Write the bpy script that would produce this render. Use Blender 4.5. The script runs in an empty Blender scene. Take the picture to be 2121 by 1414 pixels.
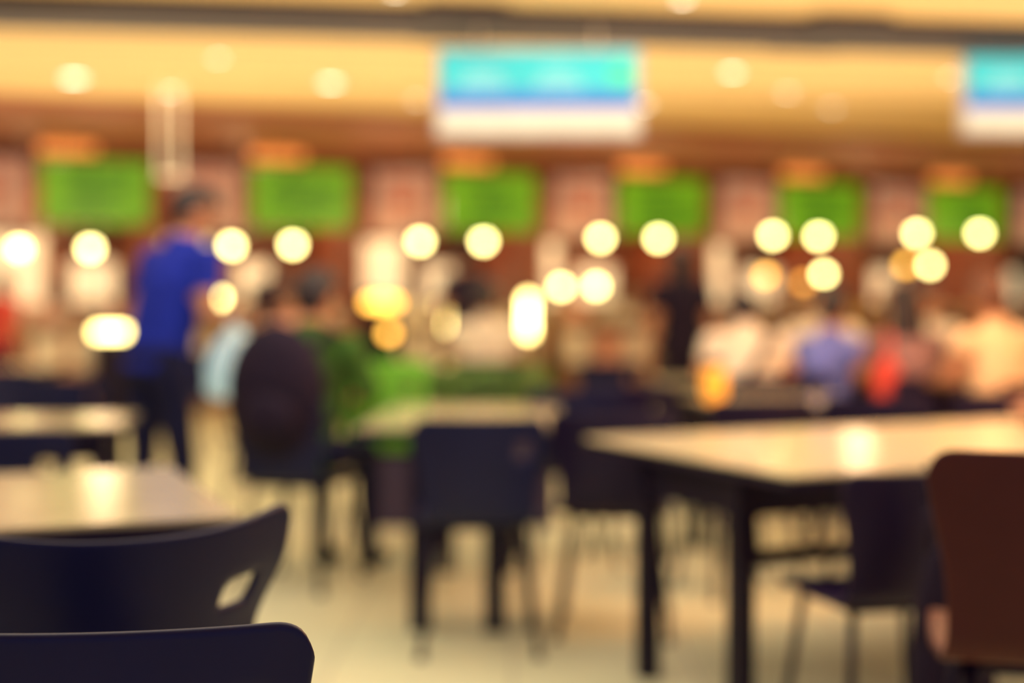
import bpy, bmesh, math, random
from mathutils import Vector, Matrix, Euler
random.seed(7)
S = bpy.context.scene
COL = S.collection
S.view_settings.view_transform = 'Standard'
S.view_settings.look = 'None'

# ------------------------------------------------------------------ materials
def mat(name, col, rough=0.5, metal=0.0, emit=None, es=0.0, var=0.06, scale=6.0, spec=0.5, coat=0.0):
    m = bpy.data.materials.new(name); m.use_nodes = True
    nt = m.node_tree; b = nt.nodes['Principled BSDF']
    b.inputs['Roughness'].default_value = rough
    b.inputs['Metallic'].default_value = metal
    b.inputs['Specular IOR Level'].default_value = spec
    b.inputs['Coat Weight'].default_value = coat
    tc = nt.nodes.new('ShaderNodeTexCoord'); n = nt.nodes.new('ShaderNodeTexNoise')
    n.inputs['Scale'].default_value = scale
    nt.links.new(tc.outputs['Object'], n.inputs['Vector'])
    r = nt.nodes.new('ShaderNodeValToRGB')
    r.color_ramp.elements[0].color = tuple(max(0, c*(1-var*2)) for c in col) + (1,)
    r.color_ramp.elements[1].color = tuple(min(1, c*(1+var*2)) for c in col) + (1,)
    r.color_ramp.elements[0].position = .3; r.color_ramp.elements[1].position = .7
    nt.links.new(n.outputs['Fac'], r.inputs['Fac'])
    nt.links.new(r.outputs['Color'], b.inputs['Base Color'])
    if emit:
        b.inputs['Emission Color'].default_value = tuple(emit) + (1,)
        b.inputs['Emission Strength'].default_value = es
    return m

def tile_mat(name, col, grout, size, rough):
    m = bpy.data.materials.new(name); m.use_nodes = True
    nt = m.node_tree; b = nt.nodes['Principled BSDF']
    tc = nt.nodes.new('ShaderNodeTexCoord'); br = nt.nodes.new('ShaderNodeTexBrick')
    br.offset = 0.0
    br.inputs['Color1'].default_value = col + (1,)
    br.inputs['Color2'].default_value = tuple(c*.95 for c in col) + (1,)
    br.inputs['Mortar'].default_value = grout + (1,)
    br.inputs['Scale'].default_value = 1.0
    br.inputs['Mortar Size'].default_value = .006
    br.inputs['Brick Width'].default_value = size
    br.inputs['Row Height'].default_value = size
    nt.links.new(tc.outputs['Object'], br.inputs['Vector'])
    nt.links.new(br.outputs['Color'], b.inputs['Base Color'])
    b.inputs['Roughness'].default_value = rough
    return m

M = dict(
 floor=tile_mat('floor_tile', (.78,.80,.54), (.5,.5,.38), .6, .3),
 ceil=mat('ceiling_paint', (.90,.63,.28), .7, var=.03, scale=.4),
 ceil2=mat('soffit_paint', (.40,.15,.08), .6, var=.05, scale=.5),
 beam=mat('beam_paint', (.030,.016,.018), .6),
 groove=mat('groove_paint', (.62,.40,.18), .6),
 wall=mat('wall_paint', (.42,.20,.12), .7),
 stallwall=mat('stall_wall_paint', (.24,.09,.05), .7, var=.42, scale=1.2),
 fascia=mat('fascia_wood', (.15,.028,.010), .5, var=.3, scale=2),
 pillar=mat('pillar_paint', (.26,.07,.03), .5, var=.15, scale=2),
 green=mat('green_sign', (.10,.30,.015), .4, emit=(.22,.50,.012), es=.48, var=.25, scale=3),
 green2=mat('sign_lettering_dark', (.04,.16,.02), .4, emit=(.05,.26,.02), es=.25),
 poster=mat('poster_paper', (.58,.34,.25), .5, emit=(.8,.48,.34), es=.20, var=.25, scale=3),
 posterred=mat('poster_print', (.6,.13,.06), .5, emit=(.8,.18,.06), es=.2),
 counter=mat('counter_front', (.34,.18,.11), .4, var=.4, scale=1.5),
 countertop=mat('counter_top', (.6,.48,.38), .25),
 cream=mat('lit_panel', (.8,.7,.5), .5, emit=(1,.78,.44), es=.82, var=.15, scale=2),
 steel=mat('brushed_steel', (.55,.48,.42), .35, .8),
 glass=mat('lamp_glass', (1,.85,.5), .3, emit=(1,.84,.30), es=19),
 warm=mat('warm_tube', (1,.8,.4), .3, emit=(1,.78,.26), es=15),
 amber=mat('amber_tube', (1,.5,.1), .3, emit=(1,.50,.07), es=9),
 amber2=mat('amber_dim', (1,.45,.1), .3, emit=(1,.42,.06), es=5),
 down=mat('downlight_lens', (1,.9,.7), .3, emit=(1,.90,.68), es=8),
 trim=mat('downlight_trim', (.75,.65,.5), .4),
 uplight=mat('orange_strip', (1,.4,.1), .3, emit=(1,.30,.07), es=.9),
 navy=mat('navy_plastic', (.006,.008,.052), .42, var=.05, spec=.25),
 purple=mat('purple_plastic', (.014,.007,.038), .45, var=.05, spec=.25),
 brown=mat('glow_tinted_plastic', (.070,.016,.014), .5, var=.05, spec=.2),  # red-brown tint puts the warm glow on the right into the chair colour
 dark=mat('dark_metal', (.010,.006,.024), .45, .2, spec=.25),
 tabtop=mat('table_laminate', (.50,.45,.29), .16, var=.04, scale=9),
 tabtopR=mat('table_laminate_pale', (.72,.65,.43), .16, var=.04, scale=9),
 tabedge=mat('table_edge_band', (.016,.010,.035), .45, spec=.25),
 greenp=mat('green_plastic', (.20,.60,.06), .4, spec=.3),
 leaf=mat('leaf_green', (.11,.24,.05), .5, var=.6, scale=14),
 planter=mat('planter_box', (.03,.02,.06), .5),
 skin=mat('skin', (.52,.24,.13), .5, var=.04),
 hair=mat('hair_dark', (.014,.008,.014), .5, var=.2, scale=40),
 hairb=mat('hair_brown', (.13,.05,.025), .5, var=.2, scale=40),
 blue=mat('blue_shirt', (.010,.026,.38), .8, var=.12, scale=9, spec=.2),
 navyc=mat('navy_cloth', (.008,.009,.045), .8, var=.12, scale=9, spec=.2),
 white=mat('white_cloth', (.86,.80,.66), .8, var=.06, scale=9),
 laven=mat('lavender_cloth', (.16,.20,.68), .8, var=.25, scale=5),
 red=mat('red_cloth', (.68,.07,.05), .8, var=.1, scale=9),
 creamc=mat('cream_cloth', (.86,.60,.36), .8, var=.1, scale=9),
 grayc=mat('gray_cloth', (.26,.15,.16), .8, var=.15, scale=5),
 gcloth=mat('green_cloth', (.045,.12,.02), .8, var=.3, scale=5, spec=.2),
 darkc=mat('dark_cloth', (.014,.008,.025), .8, var=.1, scale=9, spec=.2),
 shoe=mat('shoe_dark', (.012,.01,.02), .5),
 eyew=mat('eye_white', (.8,.78,.75), .2), eyed=mat('iris_dark', (.03,.015,.01), .2),
 lip=mat('lips', (.42,.12,.09), .4),
 bag=mat('plastic_bag', (.70,.90,.90), .35, emit=(.55,.9,.92), es=.40),  # emission added so the bag looks brightly lit; it is no lamp
 scr_c=mat('screen_cyan', (.02,.3,.35), .2, emit=(.05,.58,.56), es=.97, var=.14, scale=3),
 scr_m=mat('screen_midblue', (.02,.2,.4), .2, emit=(.04,.30,.58), es=.9, var=.1, scale=2),
 scr_b=mat('screen_blue', (.02,.08,.4), .2, emit=(.035,.10,.50), es=.9, var=.1),
 scr_w=mat('screen_white', (.5,.5,.42), .2, emit=(.80,.76,.56), es=.62, var=.03),
 scr_l=mat('screen_pale', (.2,.5,.6), .2, emit=(.26,.60,.58), es=.8),
 scr_f=mat('screen_frame', (.55,.55,.62), .3),
 scr_g=mat('screen_green', (.05,.5,.3), .2, emit=(.06,.60,.26), es=.9),
 orange=mat('orange_lantern_glass', (.9,.4,.05), .3, emit=(1,.38,.03), es=.9),
 ceramic=mat('ceramic_brown', (.45,.2,.12), .3),
 whitec=mat('white_ware', (.85,.78,.68), .3, var=.1),
 pinkc=mat('pink_ware', (.75,.38,.30), .4, var=.2),
 yellowc=mat('yellow_ware', (.85,.6,.15), .4, var=.2),
)

# ------------------------------------------------------------------ helpers
def empty(name, loc=(0,0,0), rz=0.0):
    e = bpy.data.objects.new(name, None); COL.objects.link(e)
    e.location = loc; e.rotation_euler = (0,0,rz); e.empty_display_size = .1
    return e
def link(name, me, parent=None, mx=None):
    o = bpy.data.objects.new(name, me); COL.objects.link(o)
    if parent: o.parent = parent
    if mx is not None: o.matrix_local = mx
    return o
def finish(bm, name, mats, parent=None, smooth=True, mx=None):
    bmesh.ops.recalc_face_normals(bm, faces=bm.faces[:])
    me = bpy.data.meshes.new(name); bm.to_mesh(me); bm.free()
    for m in (mats if isinstance(mats,(list,tuple)) else [mats]): me.materials.append(m)
    if smooth: me.polygons.foreach_set('use_smooth', [True]*len(me.polygons))
    return link(name, me, parent, mx)
def bm_box(bm, size, loc, rz=0, bevel=0, mi=0):
    r = bmesh.ops.create_cube(bm, size=1.0)
    vs = r['verts']
    bmesh.ops.scale(bm, vec=size, verts=vs)
    if bevel:
        es = list({e for v in vs for e in v.link_edges})
        rr = bmesh.ops.bevel(bm, geom=es, offset=bevel, segments=2, affect='EDGES')
        vs = list({v for f in rr['faces'] for v in f.verts} | {v for v in vs if v.is_valid})
    bmesh.ops.rotate(bm, cent=(0,0,0), matrix=Matrix.Rotation(rz,3,'Z'), verts=vs)
    bmesh.ops.translate(bm, vec=loc, verts=vs)
    for f in {f for v in vs for f in v.link_faces}: f.material_index = mi
    return vs
def box(name, size, loc, m, parent=None, bevel=0.0, rz=0):
    bm = bmesh.new(); bm_box(bm, size, (0,0,0), 0, bevel)
    return finish(bm, name, m, parent, False, Matrix.Translation(loc) @ Matrix.Rotation(rz,4,'Z'))
def bm_tube(bm, p0, p1, r0, r1, seg=12, mi=0):
    p0=Vector(p0); p1=Vector(p1); d=(p1-p0); L=d.length
    if L<1e-6: return
    q = d.to_track_quat('Z','Y').to_matrix().to_4x4()
    r = bmesh.ops.create_cone(bm, cap_ends=True, segments=seg, radius1=r0, radius2=r1, depth=L,
        matrix=Matrix.Translation((p0+p1)/2) @ q)
    for f in {f for v in r['verts'] for f in v.link_faces}: f.material_index = mi
def bm_ball(bm, c, r, sc=(1,1,1), seg=14, mi=0, rot=None):
    mx = Matrix.Translation(c)
    if rot is not None: mx = mx @ rot
    mx = mx @ Matrix.Diagonal((sc[0],sc[1],sc[2],1))
    q = bmesh.ops.create_uvsphere(bm, u_segments=seg, v_segments=max(6,seg*2//3), radius=r, matrix=mx)
    for f in {f for v in q['verts'] for f in v.link_faces}: f.material_index = mi
    return q['verts']
def bm_lathe(bm, prof, c=(0,0,0), seg=24, mi=0):
    rings=[]
    for r,z in prof:
        rings.append([bm.verts.new((c[0]+r*math.cos(2*math.pi*i/seg), c[1]+r*math.sin(2*math.pi*i/seg), c[2]+z)) for i in range(seg)])
    for a,b in zip(rings, rings[1:]):
        for i in range(seg):
            f=bm.faces.new((a[i],a[(i+1)%seg],b[(i+1)%seg],b[i])); f.material_index=mi
def baked(o):
    dg = bpy.context.evaluated_depsgraph_get(); dg.update()
    me = bpy.data.meshes.new_from_object(o.evaluated_get(dg))
    bpy.data.objects.remove(o, do_unlink=True)
    return me

# ------------------------------------------------------------------ room
def prism(name, pts, z0, z1, m):
    bm=bmesh.new()
    a=[bm.verts.new((x,y,z0)) for x,y in pts]; b=[bm.verts.new((x,y,z1)) for x,y in pts]
    bm.faces.new(a); bm.faces.new(b); n=len(pts)
    for i in range(n): bm.faces.new((a[i],a[(i+1)%n],b[(i+1)%n],b[i]))
    return finish(bm,name,m,None,False)
prism('floor', [(-9,-3),(11,-3),(11,25),(-9,25)], -.1, 0, M['floor'])
prism('ceiling', [(-9,-3),(11,-3),(11,25),(-9,25)], 3.05, 3.15, M['ceil'])
box('wall_left', (.15,28,3.05), (-9.075,11,1.525), M['wall'])
box('wall_right', (.15,28,3.05), (11.075,11,1.525), M['wall'])
B0=Vector((-5.58,15.5,0)); DS=Vector((.9432,.3321,0)); DO=Vector((.3321,-.9432,0)); ANG=math.atan2(.3321,.9432)
def W(s,off,z): return B0+DS*s+DO*off+Vector((0,0,z))
bw=box('wall_back', (21,.12,3.05), W(6.6,-2.3,1.525), M['stallwall'], rz=ANG)
pts=[W(-4.2,-2.2,0),W(17.6,-2.2,0),W(17.6,3.2,0),W(-3.0,3.2,0)]
pts=[(max(-8.95,min(10.95,p.x)),p.y) for p in pts]
prism('soffit', pts, 2.97, 3.05, M['ceil2'])
beam=empty('ceiling_beam',(0,9.25,3.0))
bm=bmesh.new(); aa=math.atan2(1.0,6.6)
bm_box(bm,(17,.70,.1),(0,0,0),aa)
for t in (-.35,2.1,-4,5.2): bm_box(bm,(.5,1.0,.07),(t,t*math.tan(aa),0.0),aa)
finish(bm,'channel',M['beam'],beam,False)
bm=bmesh.new()
for yy in (10.6,11.8,7.6,6.3): bm_box(bm,(17,.05,.012),(0,yy-9.25,.044),aa)
finish(bm,'grooves',M['groove'],beam,False)

def downlight(x,y,z=3.05,r=.065):
    e=empty('recessed_downlight',(x,y,z))
    bm=bmesh.new(); bm_lathe(bm,[(r+.03,0),(r+.03,-.012),(r,-.014),(r,-.004)])
    finish(bm,'trim_ring',M['trim'],e)
    bm=bmesh.new(); bmesh.ops.create_circle(bm,cap_ends=True,segments=20,radius=r,matrix=Matrix.Translation((0,0,-.006)))
    finish(bm,'lens',M['down'],e)
for x,y,r in [(-3.57,11.65,.085),(-2.96,12.4,.055),(-2.2,10.7,.045),(-1.51,11.9,.075),(-.86,12.9,.05),(1.03,8.65,.045),
            (1.75,11.35,.065),(2.4,12.44,.05),(3.0,13.4,.05),(3.56,11.6,.045),(1.21,13.2,.07),(-.69,8.45,.04)]:
    downlight(x,y,3.05,r)
for x,y in [(-4,5),(-2,6),(0,5),(2,6),(4,5),(-5.5,8.0),(5.5,9),(0,2),(-3,2),(3,2)]: downlight(x,y)

# ------------------------------------------------------------------ stalls
BAY=2.31
for n in range(-2,7):
    s0=1.64+BAY*n; sm=s0+BAY/2
    e=empty('food_stall', W(s0,0,0), ANG)
    def b(nm,sz,lc,m,bv=0): return box(nm,sz,lc,M[m],e,bv)
    b('pillar',(.2,2.2,2.97),(0,1.12,1.485),'pillar')
    b('fascia',(BAY-.2,.12,.17),(BAY/2,.06,2.885),'fascia')
    bm=bmesh.new()
    bm_box(bm,(BAY*.5,.08,.70),(BAY*.73,0.02,2.44))
    finish(bm,'menu_board',M['green'],e,False)
    bm=bmesh.new()
    for k in range(5):
        w=random.uniform(.25,.9); bm_box(bm,(w,.02,.045),(BAY*.73+random.uniform(-.08,.08),-.03,2.22+.11*k))
    finish(bm,'menu_lines',M['green2'],e,False)
    b('poster',(BAY*.32,.06,.74),(BAY*.26,.02,2.42),'poster')
    bm=bmesh.new(); bm_ball(bm,(BAY*.25,-.02,2.42),.12,(1,.08,.8)); bm_box(bm,(.4,.02,.04),(BAY*.25,-.02,2.66))
    finish(bm,'poster_picture',M['posterred'],e)
    b('header_light',(.6,.05,.10),(BAY*.6,-.04,2.91),'uplight')
    b('counter_front',(BAY-.2,.6,.98),(BAY/2,-.1,.49),'counter',.01)
    b('counter_top',(BAY-.16,.7,.04),(BAY/2,-.12,1.0),'countertop',.008)
    px=[.55,.75,.5,.7,.6,.9,.8,.6,.6][n+2]
    b('lit_panel_1',(.85,.05,.85),(px,2.0,1.62),'cream')
    b('lit_panel_2',(.55,.05,.5),(px+1.0,2.0,1.48),'cream')
    b('back_bench',(BAY-.3,.5,.9),(BAY/2,1.85,.45),'steel',.01)
    bm=bmesh.new()
    for z in (1.1,2.1): bm_box(bm,(BAY-.3,.25,.03),(BAY/2,1.95,z))
    for k in range(9):
        x=.25+k*.22; h=random.uniform(.12,.22)
        bm_lathe(bm,[(.0,0),(.04,0),(.04,h*.65),(.015,h*.8),(.015,h),(0,h)],(x,1.9,2.115),12)
    finish(bm,'shelf_with_bottles',M['steel'],e)
    bm=bmesh.new()
    x=random.uniform(.5,1.6)
    bm_box(bm,(.5,.4,.03),(x,-.1,1.035)); bm_box(bm,(.5,.4,.03),(x,-.1,1.35))
    for sx in (-.23,.23):
        for sy in (-.18,.18): bm_box(bm,(.025,.025,.3),(x+sx,-.1+sy,1.19))
    for k in range(3): bm_ball(bm,(x-.15+.15*k,-.1,1.08),.06,(1,1,.6))
    finish(bm,'warming_cabinet',M['steel'],e)
    bm=bmesh.new(); x2=(x+.9)%1.9+.2
    bm_lathe(bm,[(0,0),(.11,0),(.12,.18),(.13,.18),(.13,.20),(.02,.24),(.02,.27),(0,.27)],(x2,-.1,1.02))
    finish(bm,'stock_pot',M['countertop'],e)
    bm=bmesh.new()
    for k in range(18):
        xx=random.uniform(.15,BAY-.15); yy=random.uniform(-.4,-.3); mi=random.choice((0,0,1,2)); zz=1.02
        t=random.random()
        if t<.4: bm_lathe(bm,[(0,0),(.035,0),(.045,.14),(.048,.14),(.048,.15),(0,.155)],(xx,yy,zz),12,mi)
        elif t<.7: bm_box(bm,(random.uniform(.1,.2),.09,random.uniform(.08,.24)),(xx,yy,zz+.07),random.uniform(-.2,.2),0,mi)
        else:
            for q in range(5): bm_lathe(bm,[(0,q*.018),(.05,q*.018),(.09,q*.018+.015),(0,q*.018+.016)],(xx,yy,zz),14,mi)
    for k in range(5):
        bm_box(bm,(.3,.03,.36),(.33+k*.41,-.42,.68),0,0,random.choice((0,0,1,2)))
    finish(bm,'counter_goods',[M['whitec'],M['pinkc'],M['yellowc']],e,False)

def pendant(s,z,off=.6,r=.065):
    p=W(s,off,z); e=empty('pendant_lamp',p)
    bm=bmesh.new(); bm_ball(bm,(0,0,0),r,seg=20); finish(bm,'globe',M['glass'],e)
    bm=bmesh.new()
    bm_lathe(bm,[(.012,.16),(.03,.14),(.045,.06),(.05,.045),(.045,.045),(.04,.06),(.01,.14)])
    bm_tube(bm,(0,0,.15),(0,0,2.97-z),.006,.006,8)
    bm_lathe(bm,[(0,2.97-z-.03),(.045,2.97-z-.03),(.045,2.97-z),(0,2.97-z)])
    finish(bm,'cord_and_cap',M['dark'],e)
for s,z in [(.2,1.79),(.92,1.80),(2.42,1.85),(3.1,1.87),(4.58,1.93),(5.35,1.94),(6.84,2.0),(7.61,2.01),(9.2,2.07),(9.86,2.07),(11.34,2.13),(12.33,2.15),(-1.6,1.8),(-2.4,1.8),(14,2.15),(14.8,2.15)]:
    pendant(s,z)
def heat_lamp(s,z,m='glass',r=.06,off=.42):
    e=empty('heat_lamp',W(s,off,0),ANG)
    bm=bmesh.new(); bm_ball(bm,(0,0,z),r,seg=18); finish(bm,'bulb',M[m],e)
    bm=bmesh.new(); base=1.02
    bm_lathe(bm,[(0,base),(.06,base),(.06,base+.015),(0,base+.02)],(0,.13,0))
    bm_tube(bm,(0,.13,base),(0,.13,z+.14),.009,.009,8)
    bm_tube(bm,(0,.13,z+.14),(0,0,z+.12),.009,.009,8)
    bm_lathe(bm,[(.01,z+.13),(.03,z+.12),(.055,z+.05),(.05,z+.05),(.02,z+.11)])
    finish(bm,'stand',M['dark'],e)
for s,z,m in [(2.3,1.27,'glass'),(6.4,1.41,'glass'),(6.86,1.42,'glass'),(9.2,1.57,'amber'),(9.75,1.48,'amber2'),(10.05,1.59,'glass'),(11.3,1.72,'amber'),(11.68,1.72,'glass'),(12.7,1.2,'amber')]:
    heat_lamp(s,z,m)
def tube_light(s,z,L,vertical,m,off=.62,r=.05):
    e=empty('display_light',W(s,off,0),ANG)
    bm=bmesh.new()
    a,c=((0,0,z-L/2),(0,0,z+L/2)) if vertical else ((-L/2,0,z),(L/2,0,z))
    bm_tube(bm,a,c,r,r,14); bm_ball(bm,a,r); bm_ball(bm,c,r)
    finish(bm,'tube',M[m],e)
    bm=bmesh.new()
    if vertical:
        bm_box(bm,(.12,.03,z+L/2+.1),(0,.08,(z+L/2+.1)/2)); bm_box(bm,(.2,.14,.02),(0,.05,.01))
    else:
        bm_box(bm,(L+.1,.03,z+.1),(0,.08,(z+.1)/2)); bm_box(bm,(L+.1,.14,.02),(0,.05,.01))
    finish(bm,'housing',M['dark'],e,False)
tube_light(.1,.9,.04,False,'warm'); tube_light(1.12,.9,.26,False,'warm')
tube_light(4.12,1.22,.30,False,'amber'); tube_light(4.16,.87,.03,False,'amber',.78)
tube_light(4.84,1.08,.27,True,'warm'); tube_light(5.9,1.06,.38,True,'warm',r=.06)

# ------------------------------------------------------------------ hanging screens
def screen(x,y,z,w,h,rz=0):
    e=empty('hanging_menu_screen',(x,y,z),rz)
    box('frame',(w+.06,.08,h+.06),(0,.045,0),M['scr_f'],e,.012)
    def part(nm,z0,z1,m):
        bm=bmesh.new(); bm_box(bm,(w,.01,(z1-z0)*h),(0,0,(z0+z1)/2*h)); finish(bm,nm,M[m],e,False)
    part('display_upper',.03,.5,'scr_c'); part('display_middle',-.07,.03,'scr_m')
    part('display_band',-.22,-.07,'scr_b'); part('display_lower',-.5,-.22,'scr_w')
    bm=bmesh.new()
    for cx in (-w*.28,w*.1):
        for k,(ww,zz) in enumerate([(.2,.24),(.26,.14),(.32,.04)]):
            bm_box(bm,(w*ww*.8,.004,h*.05),(cx,-.008,h*zz))
    finish(bm,'display_lines',M['scr_l'],e,False)
    bm=bmesh.new(); bm_box(bm,(w*.1,.004,h*.25),(w*.42,-.008,h*.2)); finish(bm,'display_block',M['scr_g'],e,False)
    bm=bmesh.new()
    for sx in (-w*.3,w*.3):
        bm_tube(bm,(sx,.05,h/2),(sx,.05,3.05-z),.012,.012,10)
    finish(bm,'hanger_rods',M['trim'],e)
screen(.165,9.0,2.54,1.24,.50)
screen(3.80,9.9,2.66,1.3,.50,.03)
e=empty('hanging_rod_frame',(-2.88,12,0))
bm=bmesh.new()
for sx in (-.08,.08): bm_tube(bm,(sx,0,2.28),(sx,0,3.05),.012,.012,10)
bm_tube(bm,(-.1,0,2.28),(.1,0,2.28),.015,.015,10)
finish(bm,'rods',M['cream'],e)

# ------------------------------------------------------------------ chairs
def chair_shell(curve,rise,wt=.23,r=.045,hole=True,hz=(.675,.74)):
    P=[(.225,.42,.185,0),(.215,.45,.205,0),(.1,.452,.215,0),(-.05,.445,.215,0),(-.15,.45,.205,.1),(-.195,.48,.195,.3),
       (-.215,.54,.193,.6),(-.235,.64,.203,.85),(-.25,.74,wt-.01,1),(-.26,.82,wt,1)]
    rows=[]; N=5
    for i in range(len(P)-1):
        p0=P[max(0,i-1)];p1=P[i];p2=P[i+1];p3=P[min(len(P)-1,i+2)]
        for k in range(N):
            t=k/N
            rows.append([.5*((2*b)+(-a+c)*t+(2*a-5*b+4*c-d)*t*t+(-a+3*b-3*c+d)*t**3) for a,b,c,d in zip(p0,p1,p2,p3)])
    rows.append(list(P[-1]))
    nu=40; bm=bmesh.new(); g=[]
    for (y,z,w,bl) in rows:
        row=[]
        for j in range(nu+1):
            u=-1+2*j/nu; x=u*w
            zt=.82+rise*abs(u)**2.5
            dx=abs(x)-(w-r)
            if dx>0: zt-= r-math.sqrt(max(0,r*r-dx*dx))
            zz=z
            if z>.6: zz=.6+(z-.6)*(zt-.6)/.22
            yy=y+curve*bl*abs(u)**2
            if z<.47 and y>-.15: zz+=.012*u*u
            row.append(bm.verts.new((x,yy,zz)))
        g.append(row)
    for i in range(len(g)-1):
        for j in range(nu):
            u=-1+2*(j+.5)/nu; z=(rows[i][1]+rows[i+1][1])/2
            if hole and .56<u<.80 and hz[0]<z<hz[1]: continue
            bm.faces.new((g[i][j],g[i][j+1],g[i+1][j+1],g[i+1][j]))
    o=finish(bm,'tmp',M['navy'])
    md=o.modifiers.new('s','SOLIDIFY'); md.thickness=.014; md.offset=0
    md=o.modifiers.new('b','SUBSURF'); md.levels=1
    me=baked(o); me.polygons.foreach_set('use_smooth',[True]*len(me.polygons)); me.name='chair_shell'
    return me
SH_A=chair_shell(.035,.0); SH_B=chair_shell(.12,.035,wt=.26,r=.03,hz=(.685,.725))
bm=bmesh.new()
for sx in (-1,1):
    bm_tube(bm,(sx*.15,.16,.445),(sx*.20,.20,0),.012,.011); bm_tube(bm,(sx*.15,-.14,.445),(sx*.20,-.22,0),.012,.011)
    bm_tube(bm,(sx*.15,.16,.435),(sx*.15,-.14,.435),.011,.011)
    bm_lathe(bm,[(0,0),(.017,0),(.017,.02),(0,.02)],(sx*.20,.20,0),10); bm_lathe(bm,[(0,0),(.017,0),(.017,.02),(0,.02)],(sx*.20,-.22,0),10)
for y in (.16,-.14): bm_tube(bm,(-.15,y,.435),(.15,y,.435),.011,.011)
fo=finish(bm,'chair_frame',M['dark']); FRAME=fo.data; bpy.data.objects.remove(fo)
shells={}
def chair(x,y,rz=0,kind='A',m='navy',sc=(1,1,1)):
    e=empty('dining_chair',(x,y,0),math.radians(rz)); e.scale=sc
    key=(kind,m)
    if key not in shells:
        me=(SH_A if kind=='A' else SH_B).copy(); me.materials.clear(); me.materials.append(M[m]); shells[key]=me
    link('seat_and_back',shells[key],e); link('leg_frame',FRAME,e)
    return e

def table(x,y,w,l,rz=0,top='tabtop',ix=.06,iy=.06,h=.75,apron=.1,leg=.055,rail=False,name='dining_table'):
    e=empty(name,(x,y,0),math.radians(rz))
    bm=bmesh.new(); bm_box(bm,(w,l,.012),(0,0,h-.006),0,.003); finish(bm,'top_surface',M[top],e,False)
    box('top_core',(w+.004,l+.004,.026),(0,0,h-.0255),M['tabedge'],e,.004)
    bm=bmesh.new()
    X=w/2-ix-leg/2; Y=l/2-iy-leg/2
    for sx in (-1,1):
        for sy in (-1,1): bm_box(bm,(leg,leg,h-.04),(sx*X,sy*Y,(h-.04)/2))
        bm_box(bm,(.025,2*Y,apron),(sx*X,0,h-.038-apron/2))
        bm_box(bm,(2*X,.025,apron),(0,sx*Y,h-.038-apron/2))
    if rail:
        bm_box(bm,(2*X,.03,.045),(0,-Y,.47))
    finish(bm,'legs_and_apron',M['dark'],e,False)
    return e
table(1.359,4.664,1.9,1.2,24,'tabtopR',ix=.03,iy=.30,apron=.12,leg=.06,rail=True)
table(-1.41,3.22,1.4,1.0,21.7,'tabtop')
table(-.18,5.78,.75,1.25,-2,'tabtop',leg=.075,iy=.02,ix=.20)
table(-1.80,5.55,.6,.6,8,'tabtop')
table(1.25,6.75,.75,.75,6,'tabtop')
table(1.95,8.55,2.2,.75,8,'tabtop')
chair(-.50,1.90,9,'A')
chair(-.735,2.52,31,'B','navy',(1.18,1.0,1.0))
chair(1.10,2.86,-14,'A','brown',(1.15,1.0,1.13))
chair(.99,3.80,14,'A','purple',(1.0,.95,.95))
chair(-.12,5.0,3,'A'); chair(.38,5.25,-6,'A','purple')
chair(.25,6.6,10,'A'); chair(.62,6.9,-20,'A','purple'); chair(.95,5.95,15,'A','purple')
chair(-1.60,4.55,8,'A'); chair(-1.35,7.9,30,'A','navy'); chair(-2.45,5.5,-80,'A')
chair(1.55,6.05,-12,'A','purple'); chair(2.1,6.4,8,'A','purple'); chair(2.6,6.3,-10,'A','brown')
chair(-.56,6.78,-12,'A','greenp',(1.0,1.0,1.15))
chair(-2.4,7.6,20); chair(-3.0,8.2,-160)
for x,y,r in [(-4,9.5,10),(-1.6,9.6,-15),(.6,9.6,12),(3.6,8.6,-10),(4.3,9.0,5),(-2.6,11.2,170),(3.2,11.4,-5)]: chair(x,y,r)
table(-3.9,10.3,1.2,.75,5); table(-.9,10.5,1.8,.75,3); table(2.3,12.2,2.2,.75,10); table(4.0,9.75,1.2,.75,8)

# planter with foliage
e=empty('planter_hedge',(-.30,7.75,0),.05)
box('planter_box',(1.05,.3,.62),(0,0,.31),M['planter'],e,.01)
bm=bmesh.new()
for i in range(1200):
    c=Vector((random.uniform(-.51,.51),random.uniform(-.15,.15),.6+random.random()**.7*.26))
    s=random.uniform(.02,.045)
    mx=Matrix.Translation(c)@Euler((random.uniform(-1.2,1.2),random.uniform(-1.2,1.2),random.uniform(0,6.28))).to_matrix().to_4x4()
    vs=[bm.verts.new(mx@Vector(p)) for p in [(-s*.1,0,0),(s*.35,s*.5,.004),(0,s*1.5,0),(-s*.45,s*.5,.004)]]
    bm.faces.new(vs)
for i in range(40):
    x=random.uniform(-.48,.48); bm_tube(bm,(x,0,.6),(x+random.uniform(-.05,.05),random.uniform(-.1,.1),.84),.004,.002,5)
finish(bm,'foliage',M['leaf'],e,False)

def lantern(x,y,z0):
    e=empty('table_lantern',(x,y,z0))
    bm=bmesh.new(); bm_lathe(bm,[(0,.0),(.04,.0),(.052,.03),(.052,.13),(.035,.16),(0,.16)]); finish(bm,'glass',M['orange'],e)
    bm=bmesh.new(); bm_lathe(bm,[(.035,.158),(.04,.18),(.015,.2),(0,.2)]); finish(bm,'cap',M['dark'],e)
lantern(.94,6.60,.75)
lantern(2.02,8.35,.75)
e=empty('soup_bowl',(1.93,5.2,.75))
bm=bmesh.new(); bm_lathe(bm,[(0,0),(.045,0),(.05,.01),(.085,.05),(.10,.09),(.092,.09),(.078,.05),(.04,.02),(0,.02)]); finish(bm,'bowl',M['ceramic'],e)

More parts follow.
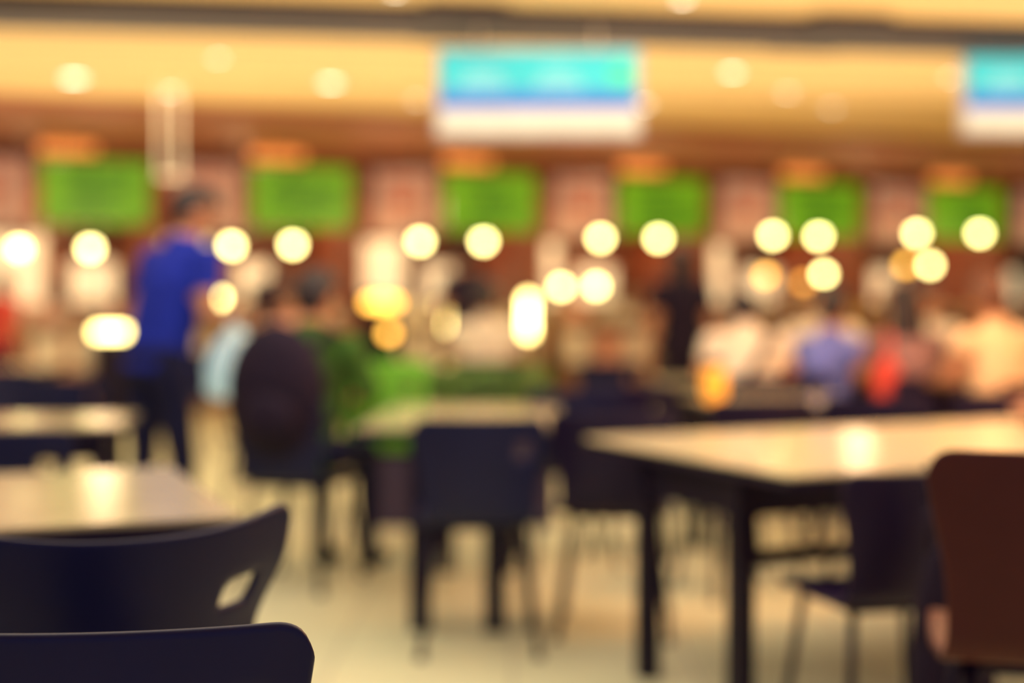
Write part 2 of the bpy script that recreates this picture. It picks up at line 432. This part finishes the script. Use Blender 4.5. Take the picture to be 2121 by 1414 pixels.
# ------------------------------------------------------------------ people
def make_hand():
    bm=bmesh.new()
    for i,(x,l) in enumerate([(-.030,.066),(-.010,.078),(.010,.073),(.029,.058)]):
        k=Vector((x,.085,0)); bm_tube(bm,(x*.6,.0,0),k,.015,.012); bm_ball(bm,k,.0115)
        a=0; p=k
        for j,f in enumerate((.45,.32,.23)):
            a+=.42; q=p+Vector((x*.08,math.cos(a),-math.sin(a)))*l*f
            bm_tube(bm,p,q,.0098-.001*j,.009-.001*j,10); bm_ball(bm,q,.009-.001*j,seg=10); p=q
    bm_ball(bm,(0,.0,0),.026,(1,1,.7)); bm_ball(bm,(0,.05,-.004),.04,(.95,1,.38))
    p=Vector((-.024,.02,-.004))
    for q,r in [(Vector((-.05,.05,-.014)),.0125),(Vector((-.06,.078,-.024)),.0105),(Vector((-.058,.10,-.034)),.009)]:
        bm_tube(bm,p,q,r+.001,r,10); bm_ball(bm,q,r,seg=10); p=q
    o=finish(bm,'tmp',M['skin']); md=o.modifiers.new('r','REMESH'); md.mode='VOXEL'; md.voxel_size=.0035
    md=o.modifiers.new('s','SMOOTH'); md.factor=.5; md.iterations=3
    me=baked(o); me.polygons.foreach_set('use_smooth',[True]*len(me.polygons)); me.name='hand'
    if not me.materials: me.materials.append(M['skin'])
    return me
HAND=make_hand()

def headshape(v):
    x,y,z=v
    if z<0:
        k=min(1,-z/.118); x*=1-.30*k**1.6; y*=1-.12*k**2
        if y<0: y*=1-.25*k
        else: y+=.008*k
    return Vector((x,y,z))
def make_head(hairmat,style):
    bm=bmesh.new()
    vs=bm_ball(bm,(0,0,0),1,(.076,.096,.118),seg=40)
    for v in vs:
        c=headshape(v.co)
        if c.y>.03:
            for sx in (-1,1):
                d=math.hypot((c.x-sx*.03)/.018,(c.z-.004)/.013)
                if d<1: c.y-=.007*(1-d)
            d=math.hypot(c.x/.013,(c.z+.022)/.032)
            if d<1: c.y+=.022*(1-d)**.8*(1 if c.z<-.01 else .75)
            d=math.hypot(c.x/.05,(c.z-.024)/.012)
            if d<1: c.y+=.004*(1-d)
            d=math.hypot(c.x/.025,(c.z+.098)/.02)
            if d<1: c.y+=.006*(1-d)
        v.co=c
    for sx in (-1,1):
        bm_ball(bm,(sx*.077,-.008,-.008),.03,(.3,.62,1.05),seg=12,rot=Matrix.Rotation(sx*-.3,4,'Z'))
        bm_ball(bm,(sx*.03,.083,.003),.0115,seg=12,mi=2)
        bm_ball(bm,(sx*.03,.0915,.003),.0055,(1,.7,1),seg=10,mi=3)
        bm_ball(bm,(sx*.03,.092,.024),.017,(1,.3,.2),seg=10,mi=1)
    bm_ball(bm,(0,.088,-.062),.022,(1,.35,.2),seg=12,mi=4)
    bm_ball(bm,(0,.087,-.070),.018,(1,.4,.25),seg=12,mi=4)
    vs=bm_ball(bm,(0,0,0),1,(.076,.096,.118),seg=36,mi=1)
    kill=[]
    for v in vs:
        c=headshape(v.co); n=c.normalized()
        line = .055 if c.y>.03 else (.055-(.03-c.y)/.06*.09 if c.y>-.03 else -.075)
        if c.z<line-.01: kill.append(v)
        t=.016+.006*math.sin(c.x*90)*math.cos(c.y*80)
        v.co=c+n*(t if c.z>line else .002)
    bmesh.ops.delete(bm,geom=kill,context='VERTS')
    if style=='long':
        segs=14; rings=[]
        for k in range(9):
            f=k/8; z=.06-f*.36; rx=.088+.02*math.sin(f*3.1); ry=.075-.03*f; cy=-.035-.04*f*(1-.4*f)
            rings.append([bm.verts.new((rx*math.cos(a),cy+ry*math.sin(a)*(1 if math.sin(a)<0 else .45),z+.01*math.sin(a*5))) for a in [2*math.pi*i/segs for i in range(segs)]])
        for a,b in zip(rings,rings[1:]):
            for i in range(segs):
                f=bm.faces.new((a[i],a[(i+1)%segs],b[(i+1)%segs],b[i])); f.material_index=1
        f=bm.faces.new(rings[-1]); f.material_index=1
    o=finish(bm,'head',[M['skin'],M[hairmat],M['eyew'],M['eyed'],M['lip']])
    me=o.data; bpy.data.objects.remove(o); return me
HEADS={}
def person(name,loc,rz,joints,torso,cloth,hair='hair',style='short',head=(0,.05,1.632),headrot=(0,0,0),scale=1.0,wide=1.0):
    top,bot,slv=cloth
    e=empty(name,loc,math.radians(rz)); e.scale=(scale*wide,scale*wide,scale)
    mats=[M['skin'],M[top],M[bot],M['shoe']]
    bm=bmesh.new(); bones=[]
    segs=20; rings=[]
    for (x,y,z,rx,ry) in torso:
        rings.append([bm.verts.new((x+rx*math.cos(2*math.pi*i/segs),y+ry*math.sin(2*math.pi*i/segs),z)) for i in range(segs)])
    for a,b_ in zip(rings,rings[1:]):
        for i in range(segs): bm.faces.new((a[i],a[(i+1)%segs],b_[(i+1)%segs],b_[i]))
    bm.faces.new(rings[0]); bm.faces.new(rings[-1])
    for i,(a,b_) in enumerate(zip(torso,torso[1:])):
        reg = 2 if i==0 else (1 if i<len(torso)-2 else 0)
        bones.append((Vector(a[:3]),Vector(b_[:3]),(a[3]+a[4])/2,(b_[3]+b_[4])/2,reg,9,reg))
    def bone(a,b_,ra,rb,reg,cut=9,reg2=None):
        a=Vector(a);b_=Vector(b_)
        bm_tube(bm,a,b_,ra,rb,14); bm_ball(bm,a,ra,seg=14); bm_ball(bm,b_,rb,seg=14)
        bones.append((a,b_,ra,rb,reg,cut,reg if reg2 is None else reg2))
    J=joints
    for sd in ('L','R'):
        sh,el,wr,hp,kn,an=[Vector(v) for v in J[sd]]
        ch=Vector((0,sh.y,sh.z-.02))
        bone(ch,sh,.075,.062,1)
        bone(sh,el,.058,.043,1,slv,0 if slv<1 else 1)
        bone(el,wr,.043,.028,0 if slv<=1 else 1,.97 if slv>1 else 9,0)
        bone(hp,kn,.088,.06,2)
        bone(kn,an,.060,.042,2)
        toe=an+Vector((0.01 if sd=='R' else -.01,.15,0)); toe.z=an.z-.055; hl=an+Vector((0,-.02,-.045))
        bone(an,hl,.04,.042,3); bone(hl,toe,.042,.036,3)
        dr=(wr-el).normalized(); up=Vector((0,0,1)); 
        if abs(dr.z)>.8: up=Vector((1 if sd=='R' else -1,0,0))
        zx=(up-dr*up.dot(dr)).normalized(); xx=dr.cross(zx)
        mx=Matrix((xx,dr,zx)).transposed().to_4x4(); mx.translation=wr
        if sd=='L': mx=mx@Matrix.Diagonal((-1,1,1,1))
        link('hand_'+('left' if sd=='L' else 'right'),HAND,e,mx)
    o=finish(bm,'tmp',mats)
    md=o.modifiers.new('r','REMESH'); md.mode='VOXEL'; md.voxel_size=.014
    md=o.modifiers.new('s','SMOOTH'); md.factor=.5; md.iterations=5
    me=baked(o); me.name='body'
    me.materials.clear()
    for m in mats: me.materials.append(m)
    skinv=set()
    for p in me.polygons:
        c=p.center; best=1e9; reg=1
        for a,b_,ra,rb,r1,cut,r2 in bones:
            ab=b_-a; t=max(0,min(1,(c-a).dot(ab)/ab.length_squared))
            d=(c-(a+ab*t)).length-(ra+(rb-ra)*t)
            if d<best: best=d; reg=r1 if t<cut else r2
        p.material_index=reg; p.use_smooth=True
        if reg!=1:
            for v in p.vertices: skinv.add(v)
    for v in me.vertices:
        if v.index not in skinv: v.co+=v.normal*.010
        if v.co.z<.0: v.co.z=0.0
    link('body',me,e)
    if (hair,style) not in HEADS: HEADS[(hair,style)]=make_head(hair,style)
    hm=Matrix.Translation(head)@Euler([math.radians(a) for a in headrot]).to_matrix().to_4x4()
    link('head',HEADS[(hair,style)],e,hm)
    return e
def torso_std(lean=0.0,dz=0.0,y0=0):
    T=[(0,.86,.15,.10),(0,.95,.168,.12),(0,1.05,.15,.112),(0,1.18,.16,.118),(0,1.32,.178,.12),(0,1.41,.155,.10),(0,1.475,.075,.07),(0,1.56,.056,.058)]
    return [(0,y0+lean*max(0,(z-.95)),z+dz,rx,ry) for _,z,rx,ry in T]
def standing(name,x,y,rz,cloth,lean=.1,arms='hold',hair='hair',style='short',hr=(0,0,0),sc=1.0,legs=.0,wide=1.0):
    yl=lean*.46
    if arms=='hold':
        A=[(.235,.10+yl*.5,1.17),(.13,.34+yl*.4,1.15)]
    elif arms=='bag':
        A=[(.25,.02+yl*.5,1.16),(.13,.25+yl*.3,1.16)]
    else:
        A=[(.235,-.01+yl*.4,1.13),(.24,.06+yl*.4,.88)]
    J={}
    for s,sg in (('R',1),('L',-1)):
        o=legs*sg
        J[s]=[(sg*.185,yl,1.405),(sg*A[0][0],A[0][1],A[0][2]),(sg*A[1][0],A[1][1],A[1][2]),(sg*.085,0,.90),(sg*.10,.03+o*.5,.50),(sg*.11,o,.085)]
    return person(name,(x,y,0),rz,J,torso_std(lean),cloth,hair,style,(0,lean*.62+.03,1.632),hr,sc,wide)
def seated(name,x,y,rz,cloth,lean=.08,hair='hair',style='short',hr=(-8,0,0),sc=1.0,head_dz=0):
    yl=lean*.46; J={}
    for s,sg in (('R',1),('L',-1)):
        J[s]=[(sg*.185,yl-.03,1.005),(sg*.25,.10,.83),(sg*.13,.33,.80),(sg*.085,-.02,.56),(sg*.11,.40,.53),(sg*.12,.40,.085)]
    T=torso_std(lean,-.40,-.03); T[0]=(0,-.03,.49,.15,.11)
    return person(name,(x,y,0),rz,J,T,cloth,hair,style,(0,lean*.62,1.232+head_dz),hr,sc)

man=standing('standing_man',-1.64,6.55,-42,('blue','navyc',.62),lean=.26,arms='bag',hr=(-22,0,-25),legs=.05,wide=1.12)
e=empty('plastic_bag',(-1.34,6.90,0),0)
bm=bmesh.new()
prof=[(0,.74),(.10,.745),(.14,.78),(.145,.90),(.12,1.00),(.04,1.07),(.02,1.09)]
bm_lathe(bm,prof,(0,0,0),28)
for v in bm.verts:
    a=math.atan2(v.co.y,v.co.x); k=1+.07*math.sin(a*5+v.co.z*20); v.co.x*=k; v.co.y*=k*.75
for sx in (-1,1):
    bm_tube(bm,(sx*.02,0,1.08),(sx*.03,0,1.14),.006,.005,8)
finish(bm,'bag_body',M['bag'],e)

sp=seated('seated_person',-.89,6.12,-18,('gcloth','navyc',1.2),lean=.18,hr=(-15,0,-10)); chair(-.91,6.10,-18,'A')
bm=bmesh.new()
bm_ball(bm,(-.02,-.23,.84),.22,(1.0,.6,1.3),seg=24); bm_ball(bm,(0,-.34,.74),.12,(1.0,.45,.9),seg=18)
for sx in (-1,1):
    pts=[(sx*.11,-.16,1.0),(sx*.13,-.05,1.09),(sx*.13,.08,1.05),(sx*.14,.13,.9),(sx*.15,.05,.72),(sx*.13,-.15,.68)]
    for a,b_ in zip(pts,pts[1:]): bm_tube(bm,a,b_,.018,.018,8); bm_ball(bm,b_,.018,seg=8)
finish(bm,'backpack',M['darkc'],sp)

def diner(x,y,rz,cloth,**k):
    nm=k.pop('nm','seated_person'); m=k.pop('cm','purple')
    a=math.radians(rz); chair(x+.01*math.sin(a),y-.01*math.cos(a),rz,'A',m); return seated(nm,x,y,rz,cloth,**k)
d1=diner(1.30,7.75,4,('white','darkc',.6),lean=.3,hr=(-25,0,0),head_dz=-.05,sc=.98)
bm=bmesh.new()
pts=[(.12,.0,1.08),(.08,-.11,1.02),(0,-.145,.9),(-.1,-.14,.75),(-.17,-.08,.62)]
for a,b_ in zip(pts,pts[1:]): bm_tube(bm,a,b_,.022,.022,8); bm_ball(bm,b_,.022,seg=8)
finish(bm,'bag_strap',M['darkc'],d1)
diner(1.76,8.0,-50,('laven','navyc',.6),lean=.15,sc=.95)
dw=diner(2.16,7.75,14,('grayc','darkc',.6),style='long',lean=.12,nm='seated_woman',sc=.97)
bm=bmesh.new(); bm_ball(bm,(-.22,-.16,.80),.12,(.7,.45,1.2),seg=18)
pts=[(-.22,-.16,.88),(-.17,-.1,1.05),(-.12,.02,1.09)]
for a,b_ in zip(pts,pts[1:]): bm_tube(bm,a,b_,.012,.012,8)
finish(bm,'red_shoulder_bag',M['red'],dw)
diner(2.46,7.15,24,('creamc','darkc',.3),hair='hairb',style='short',lean=.15,nm='seated_woman',cm='brown')
diner(3.05,8.0,10,('white','darkc',.6),hair='hairb',style='long',lean=.15,nm='seated_woman',cm='brown')
diner(2.75,9.5,185,('white','darkc',.6),lean=.12,style='long',nm='seated_woman')
diner(2.05,9.40,178,('white','navyc',.6),lean=.1)
diner(-.18,9.85,4,('white','darkc',.6),lean=.15)
diner(-1.75,11.2,175,('pinkc','darkc',.6),lean=.1)
diner(1.45,11.4,5,('darkc','darkc',1.2),lean=.1)
standing('standing_woman',1.22,10.2,10,('darkc','darkc',.6),lean=.05,arms='down',style='long',sc=.93)
standing('standing_customer',-.42,13.2,15,('darkc','navyc',.6),lean=.05,arms='down')
standing('standing_customer',-2.15,13.0,0,('darkc','navyc',.6),lean=.05,arms='hold',sc=.96)
standing('standing_customer',-4.55,12.6,-20,('red','navyc',.6),lean=.05,arms='down',sc=.85)
standing('stall_cook',*(W(8.6,-.9,0).xy),200,('white','darkc',.6),lean=.1,arms='hold')
standing('stall_cook',*(W(5.5,-.9,0).xy),190,('grayc','darkc',.6),lean=.1,arms='hold')
standing('stall_cook',*(W(12.0,-.9,0).xy),200,('creamc','darkc',.6),lean=.1,arms='hold')

e=empty('shoulder_bag',(1.06,3.40,0),math.radians(14))
bm=bmesh.new()
rings=[]
for z,rx,ry in [(.16,.07,.03),(.18,.10,.05),(.30,.11,.06),(.48,.10,.055),(.60,.07,.04),(.63,.05,.02)]:
    rings.append([bm.verts.new((rx*abs(math.cos(a))**.7*(1 if math.cos(a)>0 else -1),ry*math.sin(a),z)) for a in [2*math.pi*i/24 for i in range(24)]])
for a,b_ in zip(rings,rings[1:]):
    for i in range(24): bm.faces.new((a[i],a[(i+1)%24],b_[(i+1)%24],b_[i]))
bm.faces.new(rings[0]); bm.faces.new(rings[-1])
for sx in (-1,1):
    pp=[(sx*.06,0,.60),(sx*.055,.02,.72),(sx*.03,.06,.80),(0,.12,.80)]
    for a,b_ in zip(pp,pp[1:]): bm_tube(bm,a,b_,.008,.008,8); bm_ball(bm,b_,.008,seg=8)
finish(bm,'bag_body',M['darkc'],e)

# ------------------------------------------------------------------ lights
def area(name,loc,size,energy,col,rot=(0,0,0)):
    l=bpy.data.lights.new(name,'AREA'); l.shape='RECTANGLE'; l.size=size[0]; l.size_y=size[1]; l.energy=energy; l.color=col
    o=bpy.data.objects.new(name,l); COL.objects.link(o); o.location=loc; o.rotation_euler=rot
    return o
area('ceiling_light_near',(0,4.5,3.0),(7,5),205,(1,.90,.74))
area('ceiling_light_far',(0,10.5,3.0),(9,4),200,(1,.85,.62))
area('added_ceiling_fill',(0,10.2,2.2),(14,5.5),225,(1,.84,.60),(math.pi,0,0))  # added upward fill without a fixture, brightens the ceiling
def point(name,loc,energy,col,r=.15):
    l=bpy.data.lights.new(name,'POINT'); l.energy=energy; l.color=col; l.shadow_soft_size=r
    o=bpy.data.objects.new(name,l); COL.objects.link(o); o.location=loc
for k in (.6,3,5,7.4,9.6,11.9): point('stall_light',W(k,-1.0,2.4),48,(1,.64,.34))
for k in (1,4,7,10,13): point('stall_front_light',W(k,1.3,2.0),15,(1,.62,.36))
point('added_warm_glow',(2.5,5.4,2.3),170,(1,.45,.16),.3)  # added orange light without a fixture, imitates the warm glow on the right
w=bpy.data.worlds.new('World'); S.world=w; w.use_nodes=True
w.node_tree.nodes['Background'].inputs[0].default_value=(.45,.42,.90,1)
w.node_tree.nodes['Background'].inputs[1].default_value=.65

# ------------------------------------------------------------------ camera
cam=bpy.data.cameras.new('camera'); co=bpy.data.objects.new('camera',cam); COL.objects.link(co)
co.location=(0,0,1.2); co.rotation_euler=(math.radians(90-1.5),0,0)
cam.lens=50; cam.sensor_width=36; cam.clip_start=.05
cam.dof.use_dof=True; cam.dof.focus_distance=1.72; cam.dof.aperture_fstop=1.12
S.camera=co
